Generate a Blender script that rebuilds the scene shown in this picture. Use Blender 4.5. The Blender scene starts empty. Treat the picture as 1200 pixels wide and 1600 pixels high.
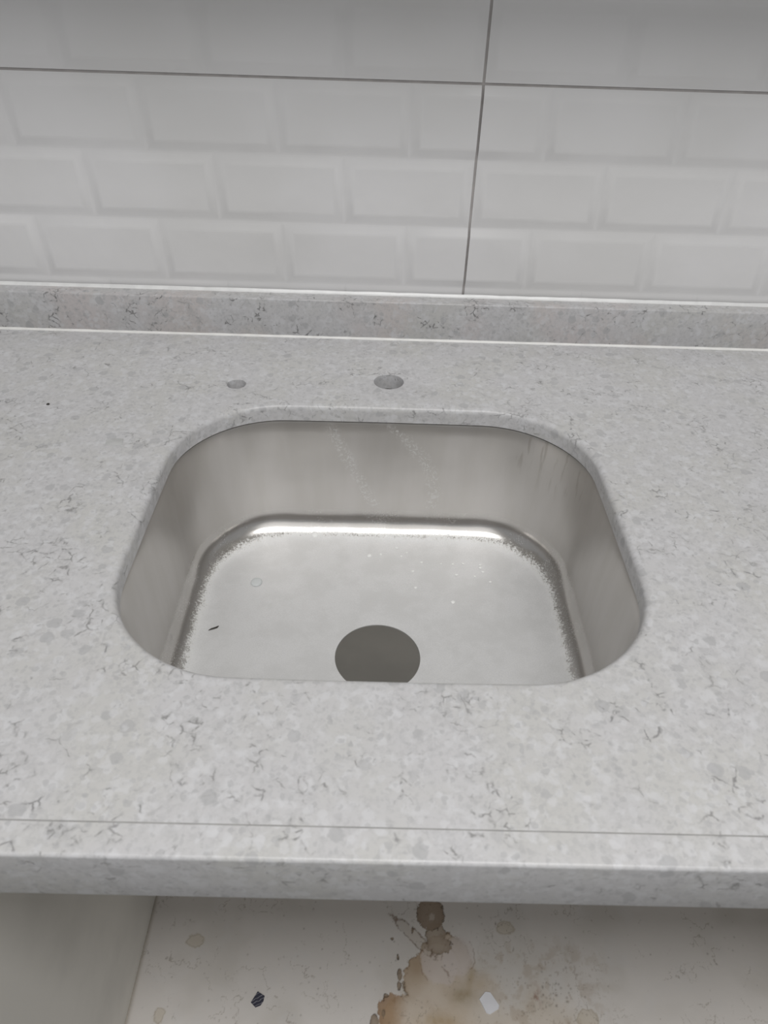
import bpy, bmesh, math, random
import numpy as np
from mathutils import Matrix, Vector

SC = bpy.context.scene
COL = SC.collection
random.seed(7)

# ------------------------------------------------------------------ camera
CT = 0.86                      # height of the countertop surface above the floor (m)
def camera():
    f, p, r, y, h = 1135.992, 0.682032, 0.0344052, 0.0126530, 0.420486
    fw = Vector((math.sin(y)*math.cos(p), math.cos(y)*math.cos(p), -math.sin(p)))
    rt = Vector((math.cos(y), -math.sin(y), 0))
    up = rt.cross(fw)
    r2 = rt*math.cos(r) + up*math.sin(r)
    u2 = -rt*math.sin(r) + up*math.cos(r)
    cd = bpy.data.cameras.new('camera')
    cd.sensor_fit = 'VERTICAL'; cd.sensor_height = 36.0
    cd.lens = f/1600*36.0
    cd.clip_start = 0.02
    cd.dof.use_dof = True; cd.dof.focus_distance = 0.86; cd.dof.aperture_fstop = 11
    c = bpy.data.objects.new('camera', cd); COL.objects.link(c)
    m = Matrix.Identity(4)
    for i in range(3):
        m[i][0] = r2[i]; m[i][1] = u2[i]; m[i][2] = -fw[i]; m[i][3] = (0, 0, CT+h)[i]
    c.matrix_world = m
    SC.camera = c
camera()

# ------------------------------------------------------------------ light
w = bpy.data.worlds.new('room_light'); SC.world = w; w.use_nodes = True
w.node_tree.nodes['Background'].inputs[0].default_value = (0.96, 0.98, 1.0, 1)
w.node_tree.nodes['Background'].inputs[1].default_value = 0.30
def area(name, loc, sx, sy, power, color, rot=(0, 0, 0)):
    l = bpy.data.lights.new(name, 'AREA'); l.shape = 'RECTANGLE'; l.size = sx; l.size_y = sy
    l.energy = power; l.color = color
    o = bpy.data.objects.new(name, l); COL.objects.link(o); o.location = loc; o.rotation_euler = rot
    return o
CEIL = 2.75
area('ceiling_lamp', (0.2, -0.32, CEIL-0.05), 1.4, 0.45, 29.5, (1.0, 0.995, 0.99))
area('ceiling_lamp', (0.3, -1.7, CEIL-0.05), 2.6, 1.5, 11, (1.0, 0.995, 0.99))
SC.view_settings.view_transform = 'Standard'
SC.view_settings.look = 'None'
SC.view_settings.gamma = 1.0
SC.view_settings.use_curve_mapping = False
SC.view_settings.exposure = 0.0

# ------------------------------------------------------------------ helpers
def lin(c):
    return tuple(((v/255)/12.92 if v/255 <= .04045 else ((v/255+.055)/1.055)**2.4) for v in c)+(1,)
class NT:
    def __init__(s, name):
        s.m = bpy.data.materials.new(name); s.m.use_nodes = True
        s.t = s.m.node_tree; s.b = s.t.nodes['Principled BSDF']
    def n(s, typ, **kw):
        nd = s.t.nodes.new(typ)
        for k, v in kw.items(): setattr(nd, k, v)
        return nd
    def l(s, a, b): s.t.links.new(a, b)
    def val(s, nd, i, v):
        if hasattr(v, 'is_linked') or isinstance(v, bpy.types.NodeSocket): s.l(v, nd.inputs[i])
        else: nd.inputs[i].default_value = v
    def coord(s):
        return s.n('ShaderNodeTexCoord').outputs['Object']
    def math(s, op, a, b=0.0, clamp=False):
        nd = s.n('ShaderNodeMath', operation=op, use_clamp=clamp); s.val(nd, 0, a); s.val(nd, 1, b); return nd.outputs[0]
    def noise(s, vec, scale, detail=3, rough=.5, out=0, dim='3D'):
        nd = s.n('ShaderNodeTexNoise', noise_dimensions=dim); s.l(vec, nd.inputs['Vector'])
        nd.inputs['Scale'].default_value = scale; nd.inputs['Detail'].default_value = detail
        nd.inputs['Roughness'].default_value = rough
        return nd.outputs[out]
    def voro(s, vec, scale, feature='F1', rnd=1.0):
        nd = s.n('ShaderNodeTexVoronoi', feature=feature); s.l(vec, nd.inputs['Vector'])
        nd.inputs['Scale'].default_value = scale; nd.inputs['Randomness'].default_value = rnd
        return nd
    def ramp(s, v, lo, hi, a=0.0, b=1.0, smooth=True):
        nd = s.n('ShaderNodeMapRange', interpolation_type='SMOOTHSTEP' if smooth else 'LINEAR')
        s.val(nd, 0, v); nd.inputs[1].default_value = lo; nd.inputs[2].default_value = hi
        nd.inputs[3].default_value = a; nd.inputs[4].default_value = b
        return nd.outputs[0]
    def mix(s, f, a, b, mode='MIX'):
        nd = s.n('ShaderNodeMix', data_type='RGBA', blend_type=mode)
        s.val(nd, 0, f); s.val(nd, 6, a); s.val(nd, 7, b); return nd.outputs[2]
    def warp(s, vec, scale, amt, detail=2):
        c = s.noise(vec, scale, detail, .55, out=1)
        a = s.n('ShaderNodeVectorMath', operation='SUBTRACT'); s.l(c, a.inputs[0]); a.inputs[1].default_value = (.5, .5, .5)
        b = s.n('ShaderNodeVectorMath', operation='SCALE'); s.l(a.outputs[0], b.inputs[0]); b.inputs['Scale'].default_value = amt
        d = s.n('ShaderNodeVectorMath', operation='ADD'); s.l(vec, d.inputs[0]); s.l(b.outputs[0], d.inputs[1])
        return d.outputs[0]
    def bump(s, h, strength, dist, nrm=None):
        nd = s.n('ShaderNodeBump'); s.l(h, nd.inputs['Height']); nd.inputs['Strength'].default_value = strength
        nd.inputs['Distance'].default_value = dist
        if nrm: s.l(nrm, nd.inputs['Normal'])
        return nd.outputs[0]
    def set(s, **kw):
        for k, v in kw.items(): s.val(s.b, k.replace('_', ' '), v)
        return s.m

def plain(name, rgb, rough=.6, amt=.04, scale=60, metal=0.0, spec=.5):
    m = NT(name); c = m.coord()
    n = m.noise(c, scale, 4)
    col = m.mix(m.ramp(n, .35, .65), lin([v*(1-amt) for v in rgb]), lin([min(255, v*(1+amt)) for v in rgb]))
    return m.set(Base_Color=col, Roughness=rough, Metallic=metal, Specular_IOR_Level=spec)

def obj(name, me, mat, parent=None):
    o = bpy.data.objects.new(name, me); COL.objects.link(o)
    if mat and not me.materials: me.materials.append(mat)
    if parent: o.parent = parent
    return o
def tag(o, label, cat, group=None, kind=None):
    o['label'] = label
    if cat: o['category'] = cat
    if group: o['group'] = group
    if kind: o['kind'] = kind
    return o
def empty(name, loc=(0, 0, 0)):
    o = bpy.data.objects.new(name, None); COL.objects.link(o); o.location = loc; o.empty_display_size = .05
    return o
def bm_mesh(name, bm, smooth=None):
    me = bpy.data.meshes.new(name); bm.normal_update(); bm.to_mesh(me); bm.free()
    if smooth is not None:
        me.shade_smooth()
        me.set_sharp_from_angle(angle=math.radians(smooth))
    return me
def box(bm, x0, x1, y0, y1, z0, z1, bev=0.0, seg=2):
    r = bmesh.ops.create_cube(bm, size=1)
    for v in r['verts']:
        v.co = Vector((x0+(v.co.x+.5)*(x1-x0), y0+(v.co.y+.5)*(y1-y0), z0+(v.co.z+.5)*(z1-z0)))
    if bev:
        es = list({e for v in r['verts'] for e in v.link_edges})
        bmesh.ops.bevel(bm, geom=es, offset=bev, segments=seg, affect='EDGES', profile=.5)
def boxmesh(name, *a, bev=0.0, seg=2):
    bm = bmesh.new(); box(bm, *a, bev=bev, seg=seg)
    return bm_mesh(name, bm, 40 if bev else None)

# ------------------------------------------------------------------ materials
def quartz(name, tint=1.0, vein=1.0, pink=0):
    m = NT(name); c = m.coord()
    T = lambda r, g, b: lin((r*tint, g*tint, b*tint))
    wc = m.warp(c, 140, .007, 3)
    base = T(196, 195, 196); grey = T(170, 170, 171); white = T(208, 208, 210)
    col = m.mix(m.ramp(m.noise(c, 14, 3), .38, .66), base, T(194, 193, 191))
    if pink: col = m.mix(m.ramp(m.noise(c, 11, 2), .45, .65, 0, .5), col, T(200, 190, 187))
    # soft mottled aggregate, fine then coarse
    col = m.mix(m.ramp(m.noise(wc, 240, 4, .65), .44, .66, 0, .38), col, grey)
    col = m.mix(m.ramp(m.noise(wc, 85, 3, .6), .50, .66, 0, .55), col, white)
    for sc, thr, g, lo, hi, amt in ((62, .62, grey, .29, .36, .62), (110, .55, white, .28, .42, .5), (150, .62, grey, .30, .38, .5), (75, .72, white, .26, .33, .5), (230, .6, grey, .3, .45, .4)):
        v = m.voro(wc, sc)
        sep = m.n('ShaderNodeSeparateColor'); m.l(v.outputs['Color'], sep.inputs[0])
        pick = m.ramp(sep.outputs[0], thr, thr+.25)
        ins = m.ramp(v.outputs['Distance'], lo, hi, 1, 0)
        col = m.mix(m.math('MULTIPLY', m.math('MULTIPLY', pick, ins), amt), col, g)
    # crackle veins, only in scattered clusters
    for sc, wd, ms, lo, hi, d, amt in ((60, .06, 24, .55, .65, (126, 125, 125), .85), (105, .11, 30, .55, .64, (130, 129, 128), .85), (34, .024, 19, .55, .63, (140, 139, 138), .7)):
        wv = m.warp(c, sc*1.5, .55/sc, 4)
        v = m.voro(wv, sc, 'DISTANCE_TO_EDGE')
        mv = m.n('ShaderNodeVectorMath', operation='ADD'); m.l(c, mv.inputs[0]); mv.inputs[1].default_value = (sc, sc*.3, 1.7)
        w1 = m.noise(mv.outputs[0], 150, 2)
        line = m.ramp(m.math('MULTIPLY', v.outputs['Distance'], m.math('ADD', .35, m.math('MULTIPLY', w1, 1.3))), 0, wd, 1, 0)
        mask = m.ramp(m.noise(mv.outputs[0], ms, 4, .65), lo, hi)
        brk = m.ramp(m.noise(mv.outputs[0], ms*5, 2), .45, .58)
        f = m.math('MULTIPLY', m.math('MULTIPLY', m.math('MULTIPLY', line, mask), brk), amt*vein, True)
        # faint grey halo that surrounds each cluster of veins
        hal = m.math('MULTIPLY', m.math('MULTIPLY', mask, m.ramp(v.outputs['Distance'], 0, .16, 1, 0)), .22*vein)
        col = m.mix(hal, col, T(172, 171, 171))
        col = m.mix(f, col, T(*d))
    return m.set(Base_Color=col, Roughness=.34, Specular_IOR_Level=.4)
M_Q = quartz('speckled_quartz')
M_QS = quartz('speckled_quartz_splash', .96, 1.5, 1)

def tile_mat():
    m = NT('white_glazed_ceramic'); c = m.n('ShaderNodeNewGeometry').outputs['Position']
    n = m.noise(c, 11, 3)
    b = m.bump(n, .22, .012)
    col = m.mix(m.ramp(m.noise(c, 5, 2), .35, .65), lin((214, 213, 212)), lin((220, 219, 219)))
    return m.set(Base_Color=col, Roughness=.16, Specular_IOR_Level=.5, Normal=b)
M_T = tile_mat()
M_G = plain('grey_grout', (168, 164, 162), .9, .03, 60)
M_W = plain('painted_plaster', (190, 188, 184), .8)
M_SIL = plain('white_silicone', (226, 226, 225), .3, .02)
M_CAULK = plain('white_caulk', (232, 231, 228), .45, .02)
M_PANEL = plain('grey_white_laminate', (222, 219, 212), .5, .03, 7)
M_FLOOR = plain('dark_floor_tile', (120, 116, 110), .5)
M_CEIL = plain('ceiling_paint', (215, 213, 210), .9)

def steel():
    m = NT('brushed_stainless_steel'); c = m.coord()
    at = m.n('ShaderNodeAttribute', attribute_name='rise').outputs['Fac']   # 0 = flat bottom, 1 = top of the fillet, >1 wall
    xyz = m.n('ShaderNodeSeparateXYZ'); m.l(c, xyz.inputs[0]); x, y, z = xyz.outputs
    # ragged frontier between the matt dried film of the bottom and the polished fillet
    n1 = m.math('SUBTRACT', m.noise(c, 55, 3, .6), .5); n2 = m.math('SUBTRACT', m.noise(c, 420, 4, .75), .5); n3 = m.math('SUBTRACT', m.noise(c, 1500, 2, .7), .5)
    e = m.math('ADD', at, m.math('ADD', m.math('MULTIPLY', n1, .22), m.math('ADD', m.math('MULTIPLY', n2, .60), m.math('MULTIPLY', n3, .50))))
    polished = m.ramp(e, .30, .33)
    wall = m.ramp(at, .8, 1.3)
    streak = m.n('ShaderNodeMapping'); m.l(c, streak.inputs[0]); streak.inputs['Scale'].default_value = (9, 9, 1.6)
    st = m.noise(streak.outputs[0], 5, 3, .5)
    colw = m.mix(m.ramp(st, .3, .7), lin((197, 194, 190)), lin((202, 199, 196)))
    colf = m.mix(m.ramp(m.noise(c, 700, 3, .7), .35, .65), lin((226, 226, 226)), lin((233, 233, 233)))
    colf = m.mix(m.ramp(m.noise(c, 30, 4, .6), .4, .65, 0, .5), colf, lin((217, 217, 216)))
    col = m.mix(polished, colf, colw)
    # frosted crumbs of dried film along the frontier and sprinkled on the fillet
    band = m.math('MULTIPLY', m.ramp(e, .20, .30), m.ramp(e, .32, .40, 1, 0))
    crumbs = m.math('MULTIPLY', m.math('MULTIPLY', m.ramp(m.noise(c, 900, 2, .6), .60, .66), m.ramp(m.noise(c, 25, 3), .48, .6)), m.math('MULTIPLY', m.ramp(at, .3, .5), m.ramp(at, .8, 1.1, 1, 0)))
    # splash marks dried on the back wall below the tap hole
    back = m.math('MULTIPLY', m.ramp(y, .60, .66), m.math('MULTIPLY', m.ramp(z, CT-.142, CT-.134), m.ramp(z, CT-.030, CT-.020, 1, 0)))
    wx = m.math('ADD', x, m.math('MULTIPLY', m.math('SUBTRACT', m.noise(c, 60, 3), .5), .018))
    dz = m.math('SUBTRACT', CT-.02, z)
    d1 = m.math('ABSOLUTE', m.math('SUBTRACT', wx, m.math('ADD', -.058, m.math('MULTIPLY', dz, .46))))
    d2 = m.math('ABSOLUTE', m.math('SUBTRACT', wx, m.math('SUBTRACT', m.math('ADD', .008, m.math('MULTIPLY', dz, 1.25)), m.math('MULTIPLY', m.math('MULTIPLY', dz, dz), 6.5))))
    dd = m.math('MINIMUM', d1, d2)
    mark = m.math('MULTIPLY', m.math('MULTIPLY', m.ramp(dd, .002, .012, 1, 0), back), m.ramp(m.noise(m.warp(c, 90, .01), 330, 3, .6), .50, .60))
    film = m.math('MAXIMUM', m.math('MULTIPLY', band, .8), m.math('MAXIMUM', m.math('MULTIPLY', crumbs, .6), m.math('MULTIPLY', mark, .6)))
    col = m.mix(film, col, lin((226, 226, 224)))
    # brown run-off streaks in the back right corner under the stone
    cs = m.n('ShaderNodeMapping'); m.l(c, cs.inputs[0]); cs.inputs['Scale'].default_value = (1, 1, .12)
    corner = m.math('MULTIPLY', m.math('MULTIPLY', m.ramp(x, .145, .165), m.ramp(y, .60, .635)), m.math('MULTIPLY', m.ramp(z, CT-.10, CT-.035), m.ramp(at, 1.1, 1.3)))
    run = m.math('MULTIPLY', corner, m.ramp(m.noise(cs.outputs[0], 170, 3), .55, .68))
    col = m.mix(m.math('MULTIPLY', run, .30), col, lin((128, 119, 104)))
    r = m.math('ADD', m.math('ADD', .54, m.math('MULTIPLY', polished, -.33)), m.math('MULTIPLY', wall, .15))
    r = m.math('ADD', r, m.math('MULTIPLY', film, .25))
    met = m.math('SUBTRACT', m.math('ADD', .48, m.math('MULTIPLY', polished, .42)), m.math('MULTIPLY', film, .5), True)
    bp = m.bump(m.noise(c, 900, 3, .7), .06, .0006)
    bp = m.bump(m.noise(c, 12, 2), .10, .02, bp)
    return m.set(Base_Color=col, Metallic=met, Roughness=r, Normal=bp)
M_S = steel()

# ------------------------------------------------------------------ room shell
W = 0.899            # Y of the tile face
def Z(z): return CT+z
X0, X1 = -1.4, 1.7
wall = obj('wall_back', boxmesh('wall_back', X0, X1, W+.008, W+.11, 0, CEIL), M_W)
tag(wall, 'back wall clad in white glazed tiles embossed like bevelled bricks', None, kind='structure')
flo = obj('floor', boxmesh('floor', X0, X1, -2.6, W+.008, -.05, 0), M_FLOOR); flo['kind'] = 'structure'
flo['label'] = 'floor of the room below the cabinet'
cei = obj('ceiling', boxmesh('ceiling', X0, X1, -2.6, W+.008, CEIL, CEIL+.05), M_CEIL); cei['kind'] = 'structure'
cei['label'] = 'plain ceiling of the room above the counter'

GX, GZ = 0.10273, 0.28761
B, H = 0.15, 0.075
TW, TH = .6, .3
GAP = .003
def rings_mesh(name, wx, hz, prof):
    """A raised brick: rings of (inset, rise); local x along the wall, z up, raised towards -Y."""
    bm = bmesh.new(); prev = None
    for ins, ri in prof:
        vs = [bm.verts.new((x, -ri, z)) for x, z in ((-wx/2+ins, -hz/2+ins), (wx/2-ins, -hz/2+ins), (wx/2-ins, hz/2-ins), (-wx/2+ins, hz/2-ins))]
        if prev:
            for i in range(4): bm.faces.new((prev[i], prev[(i+1) % 4], vs[(i+1) % 4], vs[i]))
        prev = vs
    bm.faces.new(prev)
    return bm_mesh(name, bm, 60)
PROF = [(0, 0), (.0012, .0001), (.0030, .0005), (.0090, .0027), (.0110, .0033), (.0138, .0034)]
ME_BRICK = rings_mesh('raised_brick', B, H, PROF)
def half_mesh(name, sgn, hz, wx, cut=False):
    """Half brick: bevelled on top/bottom and on the side away from the tile edge (sgn)."""
    bm = bmesh.new(); prev = None
    for ins, ri in PROF:
        xl = -wx/2 + (ins if sgn < 0 or sgn == 2 else 0); xr = wx/2 - (ins if sgn > 0 else 0)
        zb = -hz/2 + (0 if cut else ins); zt = hz/2-ins
        if zt <= zb: break
        vs = [bm.verts.new((x, -ri, z)) for x, z in ((xl, zb), (xr, zb), (xr, zt), (xl, zt))]
        if prev:
            for i in range(4):
                a, b2, c2, d = prev[i], prev[(i+1) % 4], vs[(i+1) % 4], vs[i]
                if (a.co-d.co).length < 1e-5 and (b2.co-c2.co).length < 1e-5: continue
                bm.faces.new((a, b2, c2, d))
        prev = vs
    bm.faces.new(prev)
    return bm_mesh(name, bm, 60)
ME_HALF_L = half_mesh('half_brick_left', 1, H, B/2)      # at the tile's left end: bevel on its right side
ME_HALF_R = half_mesh('half_brick_right', -1, H, B/2)
CUTH = GZ-GAP/2-3*H-.0525
ME_CUT = half_mesh('cut_brick', 2, CUTH, B, cut=True)
ME_TILE = boxmesh('wall_tile', -TW/2+GAP/2, TW/2-GAP/2, 0, .0079, -TH/2+GAP/2, TH/2-GAP/2)
for row in range(3):           # 0 = lowest (cut) row
    for colm in range(-2, 3):
        xl = GX+colm*TW
        if xl < X0-.3 or xl+TW > X1+.3: continue
        ztop = GZ+row*TH
        if row == 0:
            z0 = .0525
            t = obj('wall_tile', boxmesh('cut_wall_tile', xl+GAP/2, xl+TW-GAP/2, W, W+.0079, Z(z0), Z(ztop-GAP/2)), M_T, wall)
        else:
            t = obj('wall_tile', ME_TILE, M_T, wall); t.location = (xl+TW/2, W, Z(ztop-TH/2))
        off = Vector(t.location)
        def put(me, x, z, nm='raised_brick'):
            o = obj(nm, me, M_T, t); o.location = Vector((x, W-.0001, Z(z)))-off
            o.scale = ((TW-GAP)/TW, 1, 1)
            return o
        cx = lambda x: xl+TW/2+(x-TW/2)*(TW-GAP)/TW
        for k in range(4):
            zc = ztop-GAP/2-H*(k+.5) if row == 0 else ztop-TH/2+(1.5-k)*H*(TH-GAP)/TH
            half = k % 2 == 0
            if row == 0 and k == 3:
                for j in range(4): put(ME_CUT, cx(B*(j+.5)), .0525+CUTH/2)
                continue
            if half:
                put(ME_HALF_L, cx(B*.25), zc); put(ME_HALF_R, cx(TW-B*.25), zc)
                for j in range(3): put(ME_BRICK, cx(B*(j+1)), zc)
            else:
                for j in range(4): put(ME_BRICK, cx(B*(j+.5)), zc)
bm = bmesh.new()
for row in range(3):
    box(bm, X0, X1, W+.0008, W+.0081, Z(GZ+row*TH-GAP/2), Z(GZ+row*TH+GAP/2))
for colm in range(-2, 4):
    x = GX+colm*TW
    if X0 < x < X1: box(bm, x-GAP/2, x+GAP/2, W+.0009, W+.0082, Z(.0525), Z(GZ+2*TH))
obj('grout', bm_mesh('grout', bm), M_G, wall)

# ------------------------------------------------------------------ upper cabinet, added out of view to shade the wall top
UC = empty('shade_cabinet', (.1, 0, 0))
tag(UC, 'white cabinet added out of view above the tiles to shade the wall top', 'cabinet')
UY0, UY1, UZ0, UZ1 = .635, W-.0045, Z(.635), Z(1.25)
def uc(name, *a, bev=.0008):
    return obj(name, boxmesh(name, *a, bev=bev, seg=1), M_PANEL, UC)
uc('bottom_panel', -1.1, .9, UY0, UY1, UZ0, UZ0+.018)
uc('top_panel', -1.1, .9, UY0, UY1, UZ1-.018, UZ1)
uc('side_panel', -1.1, -1.082, UY0, UY1, UZ0+.018, UZ1-.018)
uc('side_panel', .882, .9, UY0, UY1, UZ0+.018, UZ1-.018)
for i in range(4):
    uc('door', -1.1+i*.5+.0015, -1.1+(i+1)*.5-.0015, UY0-.018, UY0-.0005, UZ0, UZ1)

# ------------------------------------------------------------------ countertop
BX0, BX1 = -1.25, 1.55
FS, FF, TS = .21869, .19737, .020      # seam, front face, slab thickness
BF = 0.87248
SX, SY, HW, HD, RC = .0055, .5155, .2150, .1830, .105     # sink opening centre, half sizes, corner radius
NC, NSX, NSY = 22, 22, 18
def rrect(hw, hd, rc, cx=SX, cy=SY):
    """Rounded rectangle outline, counter-clockwise, constant number of points; slightly bowed sides."""
    pts = []
    cs = ((1, 1, 0), (-1, 1, 90), (-1, -1, 180), (1, -1, 270))
    bow = .0035
    for k, (sx, sy, a0) in enumerate(cs):
        for i in range(NC+1):
            a = math.radians(a0+90*i/NC)
            pts.append([sx*(hw-rc)+rc*math.cos(a), sy*(hd-rc)+rc*math.sin(a)])
        n = NSX if k % 2 == 0 else NSY
        nx = cs[(k+1) % 4]; a = pts[-1]
        a1 = math.radians(nx[2]); b = [nx[0]*(hw-rc)+rc*math.cos(a1), nx[1]*(hd-rc)+rc*math.sin(a1)]
        for i in range(1, n):
            t = i/n; pts.append([a[0]+(b[0]-a[0])*t, a[1]+(b[1]-a[1])*t])
    out = []
    for x, y in pts:
        bx = bow*(1-(y/hd)**2)*(x/hw)*.6; by = bow*(1-(x/hw)**2)*(y/hd)
        out.append((cx+x+bx, cy+y+by))
    return out
def circ(cx, cy, r, n=48):
    return [(cx+r*math.cos(2*math.pi*i/n), cy+r*math.sin(2*math.pi*i/n)) for i in range(n)]
def slab_with_holes(name, x0, x1, y0, y1, z0, z1, holes, edge=.0015):
    """holes: list of (outline function of outward growth, round-over radius)."""
    bm = bmesh.new()
    def loop(pts, z): return [bm.verts.new((x, y, z)) for x, y in pts]
    def strip(a, b):
        n = len(a)
        for i in range(n): bm.faces.new((a[i], a[(i+1) % n], b[(i+1) % n], b[i]))
    outer = [(x0, y0), (x1, y0), (x1, y1), (x0, y1)]
    tops = []; bots = []
    ot = loop(outer, z1); ob = loop(outer, z0); strip(ob, ot)
    tops.append(ot); bots.append(ob)
    for fn, r in holes:
        L = []; n = 7 if r > .002 else 3
        for i in range(n+1):
            a = math.pi/2*i/n
            L.append(loop(fn(r*(1-math.sin(a))), z1-r*(1-math.cos(a))))
        L.append(loop(fn(0), z0+.0008)); L.append(loop(fn(.0008), z0))
        for a, b in zip(L, L[1:]): strip(a, b)
        tops.append(L[0]); bots.append(L[-1])
    for group in (tops, bots):
        es = []
        for lp in group:
            n = len(lp)
            for i in range(n):
                e = bm.edges.get((lp[i], lp[(i+1) % n])) or bm.edges.new((lp[i], lp[(i+1) % n])); es.append(e)
        bmesh.ops.triangle_fill(bm, use_beauty=True, use_dissolve=False, edges=es)
    bmesh.ops.recalc_face_normals(bm, faces=bm.faces[:])
    return bm_mesh(name, bm, 28)
ctop = empty('countertop', (.1, FS, CT))
tag(ctop, 'speckled light grey quartz countertop with cut-out for the sink', 'countertop')
H1, H2 = (.01001, .7615, .0175), (-.16651, .74588, .0108)
slab = obj('slab', slab_with_holes('slab', BX0, BX1, FS, W-.0035, Z(-TS), Z(0), [
    (lambda g: rrect(HW+g, HD+g, RC+g), .0065),
    (lambda g: circ(H1[0], H1[1], H1[2]+g), .0006),
    (lambda g: circ(H2[0], H2[1], H2[2]+g, 40), .0006)]), M_Q)
def arc(cy, cz, r, a0, a1, n=5):
    return [(cy+r*math.cos(math.radians(a0+(a1-a0)*i/n)), cz+r*math.sin(math.radians(a0+(a1-a0)*i/n))) for i in range(n+1)]
def extrude_x(name, prof, x0, x1, mat):
    bm = bmesh.new()
    a = [bm.verts.new((x0, y, z)) for y, z in prof]; b = [bm.verts.new((x1, y, z)) for y, z in prof]; n = len(prof)
    for i in range(n): bm.faces.new((a[i], a[(i+1) % n], b[(i+1) % n], b[i]))
    bm.faces.new(a); bm.faces.new(list(reversed(b)))
    bmesh.ops.recalc_face_normals(bm, faces=bm.faces[:])
    return obj(name, bm_mesh(name, bm, 30), mat)
fe = extrude_x('front_edge', [(FS-.0009, Z(-.0498)), (FS-.0009, Z(0))]+arc(FF+.0026, Z(-.0026), .0026, 90, 180)+arc(FF+.001, Z(-.0488), .001, 180, 270, 3), BX0, BX1, M_Q)
bm = bmesh.new(); box(bm, BX0, BX1, FS-.0009, FS, Z(-.018), Z(-.00002))
sj = obj('glue_seam', bm_mesh('glue_seam', bm), plain('grey_epoxy', (146, 145, 143), .5))
for o in (slab, fe, sj):
    o.parent = ctop; o.matrix_parent_inverse = Matrix.Translation((-.1, -FS, -CT))

# ------------------------------------------------------------------ backsplash
bs = empty('backsplash', (.1, BF, CT))
tag(bs, 'low quartz upstand strip running along the wall behind the counter', 'backsplash')
BT = .0503
parts = [obj('upstand', boxmesh('upstand', BX0, BX1, BF, W-.0036, Z(.0006), Z(BT), bev=.0018, seg=3), M_QS)]
def prism(name, prof, x0, x1, mat, jit=0, n=1, seed=1):
    """Extrude a (y,z) profile along x, with small uneven wobble."""
    rnd = random.Random(seed); bm = bmesh.new(); prev = None; k = len(prof)
    for i in range(n+1):
        x = x0+(x1-x0)*i/n; w_ = 1+rnd.uniform(-jit, jit)
        c = prof[0]
        vs = [bm.verts.new((x, c[0]+(y-c[0])*w_, c[1]+(z-c[1])*w_)) for y, z in prof]
        if prev:
            for j in range(k): bm.faces.new((prev[j], prev[(j+1) % k], vs[(j+1) % k], vs[j]))
        else: bm.faces.new(vs)
        prev = vs
    bm.faces.new(list(reversed(prev)))
    bmesh.ops.recalc_face_normals(bm, faces=bm.faces[:])
    return obj(name, bm_mesh(name, bm, 50), mat)
yb = W-.0032
parts.append(prism('silicone_bead', [(yb, Z(BT)), (yb, Z(BT+.0034)), (yb-.0006, Z(BT+.0026)), (yb-.0014, Z(BT+.0012)), (yb-.0024, Z(BT+.0005)), (yb-.0034, Z(BT))], BX0, BX1, M_SIL, .08, 150, 3))
parts.append(prism('caulk_line', [(BF+.001, Z(0)), (BF+.001, Z(.0022)), (BF-.0006, Z(.0020)), (BF-.0018, Z(.0008)), (BF-.0022, Z(0))], BX0, BX1, M_CAULK, .12, 260, 5))
for o in parts:
    o.parent = bs; o.matrix_parent_inverse = Matrix.Translation((-.1, -BF, -CT))

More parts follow.
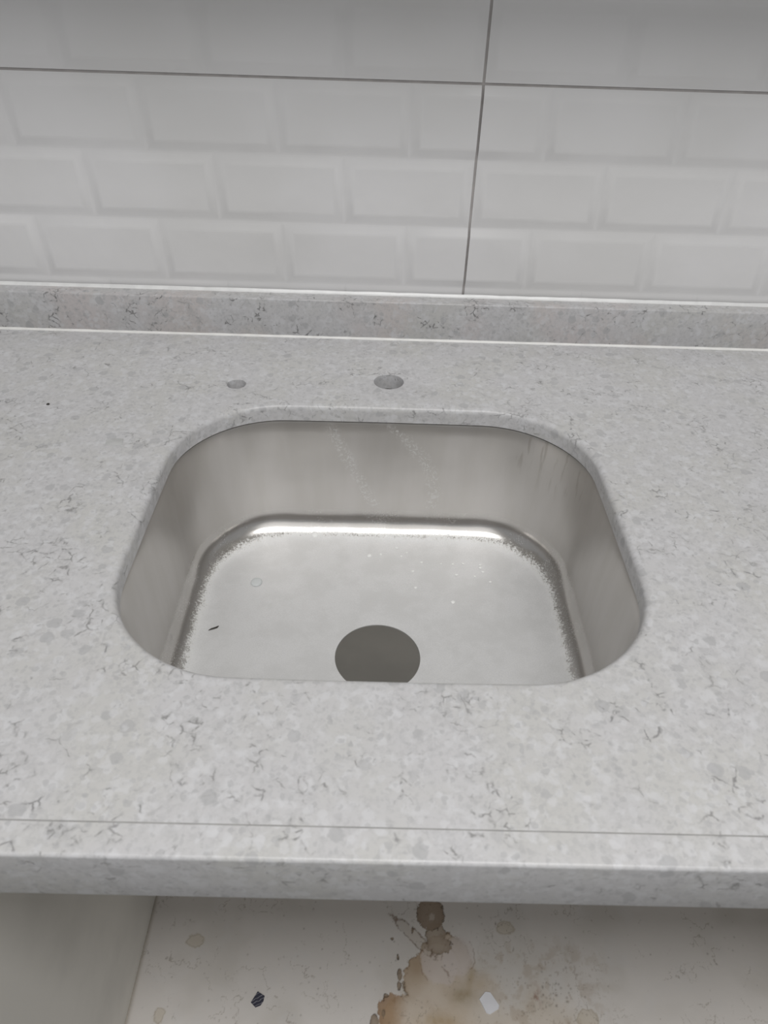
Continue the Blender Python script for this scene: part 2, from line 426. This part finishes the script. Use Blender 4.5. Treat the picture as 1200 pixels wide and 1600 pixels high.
# ------------------------------------------------------------------ sink bowl
DX, DY, DR = .0048, .4960, .0448      # drain hole
FZ, FR = -.174, .032                 # bottom level, fillet radius
sink = empty('sink', (SX, SY, Z(FZ)))
tag(sink, 'stainless steel undermount sink bowl below the countertop', 'sink')
def bowl_mesh():
    verts = []; faces = []; rise = []
    def ring(pts, z, r):
        i0 = len(verts)
        for (x, y), zz in zip(pts, z if isinstance(z, list) else [z]*len(pts)):
            verts.append((x, y, Z(zz))); rise.append(r)
        return i0, len(pts)
    rings = []
    zt = -.02015
    # flange under the slab, lip, wall, fillet, bottom
    rings.append(ring(rrect(HW+.022, HD+.022, RC+.022), zt, 2.2))
    rings.append(ring(rrect(HW+.004, HD+.004, RC+.004), zt, 2.2))
    rings.append(ring(rrect(HW+.0012, HD+.0012, RC+.0012), zt-.001, 2.2))
    rings.append(ring(rrect(HW+.0002, HD+.0002, RC), zt-.004, 2.1))
    wall_top, wall_bot = zt-.004, FZ+FR
    draft = .0035
    for i in range(1, 11):
        t = i/10
        rings.append(ring(rrect(HW-draft*t, HD-draft*t, RC-.006*t), wall_top+(wall_bot-wall_top)*t, 2.0-.8*t))
    for i in range(1, 13):
        a = math.pi/2*i/12
        g = FR*(1-math.cos(a))
        rings.append(ring(rrect(HW-draft-g, HD-draft-g, RC-.006-g*.62), FZ+FR*(1-math.sin(a)), 1.0-i/12))
    base = rrect(HW-draft-FR, HD-draft-FR, RC-.006-FR*.62)
    for i in range(1, 19):
        t = i/18; te = t
        pts = []; zz = []
        for x, y in base:
            a = math.atan2(y-DY, x-DX)
            cxp, cyp = DX+DR*math.cos(a), DY+DR*math.sin(a)
            px, py = x+(cxp-x)*te, y+(cyp-y)*te
            pts.append((px, py)); zz.append(FZ-.004*t*t)
        rings.append(ring(pts, zz, 0.0))
    # turned-down edge of the hole
    pts = [(DX+(DR-.0004)*math.cos(math.atan2(y-DY, x-DX)), DY+(DR-.0004)*math.sin(math.atan2(y-DY, x-DX))) for x, y in base]
    rings.append(ring(pts, FZ-.0052, 0.0))
    for (a, n), (b, _) in zip(rings, rings[1:]):
        for i in range(n):
            j = (i+1) % n; faces.append((a+i, b+i, b+j, a+j))
    me = bpy.data.meshes.new('bowl'); me.from_pydata(verts, [], faces); me.update()
    at = me.attributes.new('rise', 'FLOAT', 'POINT'); at.data.foreach_set('value', rise)
    bm = bmesh.new(); bm.from_mesh(me); bmesh.ops.recalc_face_normals(bm, faces=bm.faces[:])
    if sum(f.normal.z for f in bm.faces if abs(f.normal.z) > .9) < 0: bmesh.ops.reverse_faces(bm, faces=bm.faces[:])
    bm.to_mesh(me); bm.free()
    me.shade_smooth(); me.set_sharp_from_angle(angle=math.radians(50))
    return me
bowl = obj('bowl', bowl_mesh(), M_S)
bowl.parent = sink; bowl.matrix_parent_inverse = Matrix.Translation((-SX, -SY, -Z(FZ)))
so = bowl.modifiers.new('sheet', 'SOLIDIFY'); so.thickness = .0009; so.offset = -1
def fz(x, y):
    """height of the bowl bottom near (x, y)"""
    d = math.hypot(x-DX, y-DY)
    t = max(0, 1-(d-DR)/.16); return FZ-.004*t*t

# ------------------------------------------------------------------ base cabinet
CZ = -.70
CX0, CX1, CY0, CY1 = -.310, .624, .200, .835
cab = empty('base_cabinet', ((CX0+CX1)/2, CY0, Z(CZ)))
tag(cab, 'open grey-white base cabinet under the sink with a stained bottom shelf', 'cabinet')
cparts = []
def cp(name, *a, mat=M_PANEL, bev=.0006):
    o = obj(name, boxmesh(name, *a, bev=bev, seg=1), mat); cparts.append(o); return o
P = .018
cp('side_panel', CX0-P, CX0, CY0, CY1, .10, Z(-.0505))
cp('side_panel', CX1, CX1+P, CY0, CY1, .10, Z(-.0505))
cp('back_panel', CX0-P, CX1+P, CY1+.0003, CY1+.012, .10, Z(-.0505))
cp('top_rail', CX0-P, CX1+P, .222, .290, Z(-.0503), Z(-.0203))
cp('top_rail', CX0-P, CX1+P, .80, CY1, Z(-.0503), Z(-.0203))
cp('toe_kick', CX0-P, CX1+P, CY0+.05, CY0+.066, .0, .0998)
cp('toe_kick', CX0-P, CX1+P, CY1-.05, CY1-.034, .0, .0998)

def vnoise(X, Y, cell, seed):
    r = np.random.RandomState(seed); T = r.rand(256, 256)
    x = X/cell+100.3; y = Y/cell+57.7
    xi = np.floor(x).astype(int); yi = np.floor(y).astype(int)
    fx = x-xi; fy = y-yi; fx = fx*fx*(3-2*fx); fy = fy*fy*(3-2*fy)
    g = lambda a, b: T[a % 256, b % 256]
    return (g(xi, yi)*(1-fx)+g(xi+1, yi)*fx)*(1-fy)+(g(xi, yi+1)*(1-fx)+g(xi+1, yi+1)*fx)*fy
def fbm(X, Y, cell, seed, octv=4, gain=.55):
    s = 0; a = 1; t = 0
    for o in range(octv):
        s = s+a*vnoise(X, Y, cell/2**o, seed+o); t += a; a *= gain
    return s/t
def sstep(x, a, b):
    t = np.clip((x-a)/(b-a), 0, 1); return t*t*(3-2*t)

def shelf():
    xs = np.arange(CX0, CX1+1e-6, .00105); xs[-1] = CX1
    ys = np.concatenate([[CY0], np.arange(CY0+.001, .505, .00105), [.6, .75, CY1]])
    X, Y = np.meshgrid(xs, ys); nx, ny = len(xs), len(ys)
    L = lambda c: np.array(lin(c)[:3])
    C = np.ones((ny, nx, 3))*L((208, 203, 198))
    def lay(mask, c):
        nonlocal C
        C = C*(1-mask[..., None])+L(c)*mask[..., None]
    # general grime
    lay(sstep(fbm(X, Y, .09, 3), .45, .75)*.35, (182, 177, 168))
    lay(sstep(fbm(X, Y, .03, 11), .55, .8)*.3, (205, 202, 200))
    def wob(cell, amp, seed): return (fbm(X, Y, cell, seed, 4, .6)-.5)*amp
    def ell(cx, cy, rx, ry, rot=0):
        c, s = math.cos(rot), math.sin(rot); dx, dy = X-cx, Y-cy
        u, v = (dx*c+dy*s)/rx, (-dx*s+dy*c)/ry
        return (np.sqrt(u*u+v*v)-1)*min(rx, ry)
    def stain(d, fill, fa, rimc, ra, rw=.0016, fade=None):
        f = 1.0 if fade is None else fade
        ins = sstep(-d, 0, .0008)
        lay(ins*fa*f, fill)
        edge = np.exp(-np.maximum(-d, 0)/(rw*4))*ins
        lay(edge*ra*.55*f, rimc)
        rim = np.exp(-(np.abs(d+rw*.4)/(rw*.55))**2)*sstep(fbm(X, Y, .006, 77), .38, .6)
        lay(np.clip(rim*ra*f, 0, 1), [q*.72 for q in rimc])
    spiky = wob(.0042, .0075, 21)+wob(.012, .005, 22)
    # diffuse beige spread
    sp = np.minimum(ell(.13, .325, .085, .05), ell(.205, .31, .09, .045))
    lay(sstep(-(sp+wob(.03, .05, 31)), -.02, .03)*.42, (186, 170, 146))
    # main puddle
    main = np.minimum.reduce([ell(.112, .392, .036, .036), ell(.092, .365, .040, .040), ell(.07, .318, .05, .036), ell(.128, .34, .05, .05)])
    dm = main+spiky
    fade = sstep(.165-X+wob(.02, .03, 41), 0, .05)
    stain(dm, (196, 181, 163), .8, (150, 126, 98), 1.0, .0030, fade)
    lay(sstep(-dm, .0, .02)*sstep(fbm(X, Y, .025, 51), .4, .65)*.5*fade, (204, 193, 180))
    # brown wash hugging the left shore
    shore = sstep(-dm, -.001, .002)*np.exp(-((X-.072)/.016)**2-((Y-.385)/.022)**2)
    lay(shore*.75, (160, 138, 112))
    # two pale pinkish tongues in the upper part of the puddle
    for cx, cy, rx, ry, rt_, sd in ((.104, .388, .026, .029, .25, 61), (.130, .398, .022, .027, -.4, 64)):
        ton = ell(cx, cy, rx, ry, rt_)+wob(.012, .010, sd)
        lay(sstep(-ton, 0, .004)*.65, (203, 193, 187))
        lay(np.exp(-(np.abs(ton)/.0008)**2)*sstep(fbm(X, Y, .012, sd+1), .48, .62)*.6, (134, 112, 98))
    # olive smear beside the white flake, with a forked streak upwards
    lay(np.clip(np.exp(-((X-.134)/.018)**2-((Y-.350)/.012)**2)*(.3+.8*fbm(X, Y, .008, 71)), 0, 1)*.8, (140, 122, 88))
    lay(np.exp(-((X-.142-(Y-.36)*.3)/.006)**2-((Y-.372)/.014)**2)*.6, (158, 138, 102))
    lay(np.exp(-((X-.160)/.013)**2-((Y-.366)/.013)**2)*.55, (178, 158, 130))
    lay(np.exp(-((X-.10)/.03)**2-((Y-.318)/.012)**2)*fbm(X, Y, .01, 73)*.9, (166, 142, 104))
    # brown lobe at the lower left shore, washed out towards the right
    lob = np.minimum(ell(.040, .330, .022, .022), ell(.047, .312, .026, .020))+spiky
    wash = sstep(.056-X+wob(.015, .014, 43), -.006, .020)
    stain(lob, (168, 140, 110), .9, (122, 92, 66), .9, .0020, wash)
    # neck and round blot at the back
    nk = np.minimum(ell(.0995, .425, .0145, .019), ell(.104, .412, .019, .012))+spiky*.7
    stain(nk, (168, 154, 138), .85, (116, 98, 80), .8, .0015)
    bl = ell(.0935, .4535, .0205, .0225)+wob(.0026, .0075, 23)
    stain(bl, (150, 134, 118), .95, (112, 94, 78), .8, .0018)
    lay(sstep(-(ell(.0955, .449, .005, .006)+wob(.004, .006, 24)), 0, .002)*.7, (188, 177, 168))
    # leaf shaped drip running to the left
    lf = ell(.068, .424, .038, .007, -.72)+wob(.006, .006, 81)
    lay(sstep(-lf, 0, .002)*.35, (175, 163, 148))
    lay(np.exp(-(np.abs(lf)/.0010)**2)*sstep(fbm(X, Y, .008, 83), .36, .55)*.85, (112, 92, 74))
    # droplets of stain
    for cx, cy, rx, ry in ((.048, .3735, .0035, .008), (.047, .361, .003, .006), (.030, .349, .0035, .0025), (.026, .328, .003, .005), (.0145, .318, .006, .010), (.0375, .4195, .0025, .0022), (.067, .4305, .0018, .0045), (.0455, .396, .0016, .004)):
        stain(ell(cx, cy, rx, ry)+wob(.004, .002, 91), (150, 132, 110), .8, (90, 70, 54), .9, .0009)
    # pale yellow ring marks
    for cx, cy, rx, ry in ((-.2396, .4115, .011, .008), (-.268, .322, .006, .008), (.297, .326, .013, .011), (.2, .437, .012, .008)):
        d = ell(cx, cy, rx, ry)+wob(.006, .006, 95)
        lay(sstep(-d, -.001, .003)*.35, (176, 160, 128)); lay(np.exp(-(np.abs(d)/.0011)**2)*.5, (150, 134, 104))
    # wandering dried scum lines
    for sd, amt, lo in ((101, .5, .58), (105, .45, .6), (111, .4, .6)):
        r = np.abs(fbm(X, Y, .035, sd, 5)-.5)
        mk = sstep(fbm(X, Y, .045, sd+2), lo, lo+.1)
        lay(np.exp(-(r/.006)**2)*mk*amt, (120, 108, 92))
    reg = sstep(X, .12, .2)*sstep(.36-X, 0, .08)*sstep(.44-Y, 0, .05)
    lay(sstep(fbm(X, Y, .012, 121), .5, .7)*reg*.4, (168, 152, 134))
    lay(sstep(fbm(X, Y, .004, 125, 2), .72, .8)*reg*.3, (134, 114, 96))
    lay(np.exp(-((X-.232)/.006)**2-((Y-.352)/.013)**2)*sstep(fbm(X, Y, .006, 127), .4, .6)*.6, (142, 104, 90))
    # sprinkled dirt dots
    rs = np.random.RandomState(5)
    for i in range(260):
        cx, cy, r = rs.uniform(CX0, .55), rs.uniform(.29, .48), rs.uniform(.0004, .0013)
        if i < 60: cx = rs.normal(.245, .02); cy = rs.normal(.355, .015); r *= 1.2
        if i < 110 and i >= 60: cx = rs.normal(.03, .08); cy = rs.normal(.38, .04)
        ix = int((cx-CX0)/.00105); iy = 1+int((cy-CY0-.001)/.00105)
        a, b = max(0, iy-3), min(ny, iy+4); c, d = max(0, ix-3), min(nx, ix+4)
        if b <= a or d <= c: continue
        mm = np.exp(-((X[a:b, c:d]-cx)**2+(Y[a:b, c:d]-cy)**2)/r**2)[..., None]*rs.uniform(.15, .6)
        C[a:b, c:d] = C[a:b, c:d]*(1-mm)+L((96, 84, 72))*mm
    # slightly yellowed glue line along the left panel
    lay(np.exp(-((X-CX0)/.004)**2)*.6, (130, 118, 98))
    verts = np.zeros((nx*ny, 3)); verts[:, 0] = X.ravel(); verts[:, 1] = Y.ravel(); verts[:, 2] = Z(CZ)
    idx = np.arange(nx*ny).reshape(ny, nx)
    q = np.stack([idx[:-1, :-1], idx[:-1, 1:], idx[1:, 1:], idx[1:, :-1]], -1).reshape(-1, 4)
    n0 = nx*ny
    lower = np.array([[CX0, CY0, .10], [CX1, CY0, .10], [CX1, CY1, .10], [CX0, CY1, .10]])
    me = bpy.data.meshes.new('bottom_shelf')
    me.from_pydata(np.vstack([verts, lower]).tolist(), [], q.tolist()+[
        (n0, n0+3, n0+2, n0+1), [n0, n0+1]+idx[0, ::-1].tolist(), [n0+2, n0+3]+idx[-1, :].tolist(),
        [n0+3, n0]+idx[:, 0].tolist(), [n0+1, n0+2]+idx[::-1, -1].tolist()])
    me.update()
    ca = me.color_attributes.new('grime', 'FLOAT_COLOR', 'POINT')
    data = np.ones((n0+4, 4), dtype=np.float32); data[:n0, :3] = C.reshape(-1, 3); data[n0:, :3] = L((196, 190, 183))
    ca.data.foreach_set('color', data.ravel())
    m = NT('stained_laminate')
    a = m.n('ShaderNodeAttribute', attribute_name='grime')
    c = m.coord()
    ms = m.n('ShaderNodeMapping'); m.l(c, ms.inputs[0]); ms.inputs['Scale'].default_value = (30, 4, 1)
    bp = m.bump(m.noise(c, 60, 5, .6), .25, .0015)
    m.set(Base_Color=a.outputs['Color'], Roughness=m.ramp(m.noise(c, 25, 3), .3, .7, .32, .5), Normal=bp)
    o = obj('bottom_shelf', me, m.m); cparts.append(o)
shelf()
for o in cparts:
    o.parent = cab; o.matrix_parent_inverse = Matrix.Translation((-(CX0+CX1)/2, -CY0, -Z(CZ)))

# ------------------------------------------------------------------ small things
def flake(name, x, y, z, pts, th, mat, rot=0, tilt=0.0):
    """thin chip from an outline (metres)"""
    bm = bmesh.new()
    a = [bm.verts.new((px, py, 0)) for px, py in pts]; b = [bm.verts.new((px*.96, py*.96, th)) for px, py in pts]
    n = len(pts)
    bm.faces.new(list(reversed(a))); bm.faces.new(b)
    for i in range(n): bm.faces.new((a[i], a[(i+1) % n], b[(i+1) % n], b[i]))
    o = obj(name, bm_mesh(name, bm), mat); o.location = (x, y, z); o.rotation_euler = (tilt, 0, rot); return o
wf = flake('paper_flake', .1666, .3428, Z(CZ)+.0002, [(-.012, .004), (-.003, .013), (.004, .0125), (.0145, -.003), (.013, -.007), (.001, -.0135), (-.004, -.012)], .0012, plain('white_paper', (222, 222, 226), .6, .01), 0)
tag(wf, 'white square flake lying on the brown stain in the cabinet', 'flake')
def chip_mat():
    m = NT('dark_printed_foil'); c = m.coord()
    mp = m.n('ShaderNodeMapping'); m.l(c, mp.inputs[0]); mp.inputs['Rotation'].default_value = (0, 0, 1.1)
    wv = m.n('ShaderNodeTexWave'); m.l(m.warp(mp.outputs[0], 180, .004), wv.inputs[0]); wv.inputs['Scale'].default_value = 75
    f = m.ramp(wv.outputs[1], .86, .95)
    return m.set(Base_Color=m.mix(f, lin((52, 52, 66)), lin((128, 128, 134))), Roughness=.4)
dc = flake('dark_chip', -.1414, .3412, Z(CZ)+.0002, [(-.009, -.0035), (-.0015, .0098), (.0085, .0045), (.0075, -.002), (.0045, -.0068), (-.002, -.0092)], .0010, chip_mat(), 0)
tag(dc, 'small dark blue-black chip with grey marks on the cabinet shelf', 'chip')
sv = flake('dark_sliver', -.1721, .5259, Z(fz(-.1721, .5259))+.0003, [(-.0050, -.0034), (-.0025, -.0006), (.0008, .0010), (.0052, .0036), (.0040, .0006), (.0006, -.0012)], .0008, plain('dark_plastic', (62, 58, 54), .5), 0)
tag(sv, 'dark pointed sliver of debris on the left of the sink bottom', 'debris')
cr = flake('dark_crumb', -.363, .689, Z(.0002), [(-.0016, -.0010), (-.0012, .0014), (.0008, .0018), (.0017, .0004), (.0010, -.0016)], .0008, plain('dark_crumb', (60, 56, 52), .6), 0)
tag(cr, 'tiny black crumb on the countertop left of the sink', 'debris')
sq = flake('dust_spot', -.27, .62, Z(.00015), [(-.008, -.006), (-.009, .004), (-.002, .007), (.008, .005), (.009, -.005), (.002, -.007)], .0003, plain('grey_dust', (184, 184, 183), .6), .1)
tag(sq, 'pale grey flat fleck on the countertop left of the sink back corner', 'debris')

def water():
    m = NT('water_painted_sheen'); return m.set(Base_Color=lin((226, 229, 229)), Roughness=.12, IOR=1.333, Transmission_Weight=.25)  # whitish base colour paints the reflected light into the drop
M_WATER = water()
def dome(name, r, h, seed=0):
    rnd = random.Random(seed); bm = bmesh.new(); n = 20
    ph = rnd.uniform(0, 6); prev = None
    for k in range(5):
        t = k/5; rr = r*math.cos(t*math.pi/2)**.6; z = h*math.sin(t*math.pi/2)
        vs = [bm.verts.new((rr*math.cos(6.2832*i/n)*(1+.06*math.sin(2*6.2832*i/n+ph)), rr*math.sin(6.2832*i/n), z)) for i in range(n)]
        if prev:
            for i in range(n): bm.faces.new((prev[i], prev[(i+1) % n], vs[(i+1) % n], vs[i]))
        else: bm.faces.new(list(reversed(vs)))
        prev = vs
    top = bm.verts.new((0, 0, h))
    for i in range(n): bm.faces.new((prev[i], prev[(i+1) % n], top))
    return bm_mesh(name, bm, 60)
K = 1.019
dr = obj('water_droplet', dome('water_droplet', .0068, .0022, 0), M_WATER); dr.location = (-.1339*K, .5863*K, Z(fz(-.136, .597))+.0003)
tag(dr, 'large round water droplet with its whitish reflection painted in, on the left of the sink bottom', 'droplet')
M_DRIP = plain('opaque_white', (240, 240, 238), .5, .01)  # opaque white, shared by the round drip and the specks
dp = obj('white_drip', dome('white_drip', .0042, .0016, 4), M_DRIP); dp.location = (-.0762, .6800, Z(FZ)+.0030); dp.rotation_euler = (.5, 0, 0)
tag(dp, 'round white drip on the back left fillet of the sink bottom', 'drip')
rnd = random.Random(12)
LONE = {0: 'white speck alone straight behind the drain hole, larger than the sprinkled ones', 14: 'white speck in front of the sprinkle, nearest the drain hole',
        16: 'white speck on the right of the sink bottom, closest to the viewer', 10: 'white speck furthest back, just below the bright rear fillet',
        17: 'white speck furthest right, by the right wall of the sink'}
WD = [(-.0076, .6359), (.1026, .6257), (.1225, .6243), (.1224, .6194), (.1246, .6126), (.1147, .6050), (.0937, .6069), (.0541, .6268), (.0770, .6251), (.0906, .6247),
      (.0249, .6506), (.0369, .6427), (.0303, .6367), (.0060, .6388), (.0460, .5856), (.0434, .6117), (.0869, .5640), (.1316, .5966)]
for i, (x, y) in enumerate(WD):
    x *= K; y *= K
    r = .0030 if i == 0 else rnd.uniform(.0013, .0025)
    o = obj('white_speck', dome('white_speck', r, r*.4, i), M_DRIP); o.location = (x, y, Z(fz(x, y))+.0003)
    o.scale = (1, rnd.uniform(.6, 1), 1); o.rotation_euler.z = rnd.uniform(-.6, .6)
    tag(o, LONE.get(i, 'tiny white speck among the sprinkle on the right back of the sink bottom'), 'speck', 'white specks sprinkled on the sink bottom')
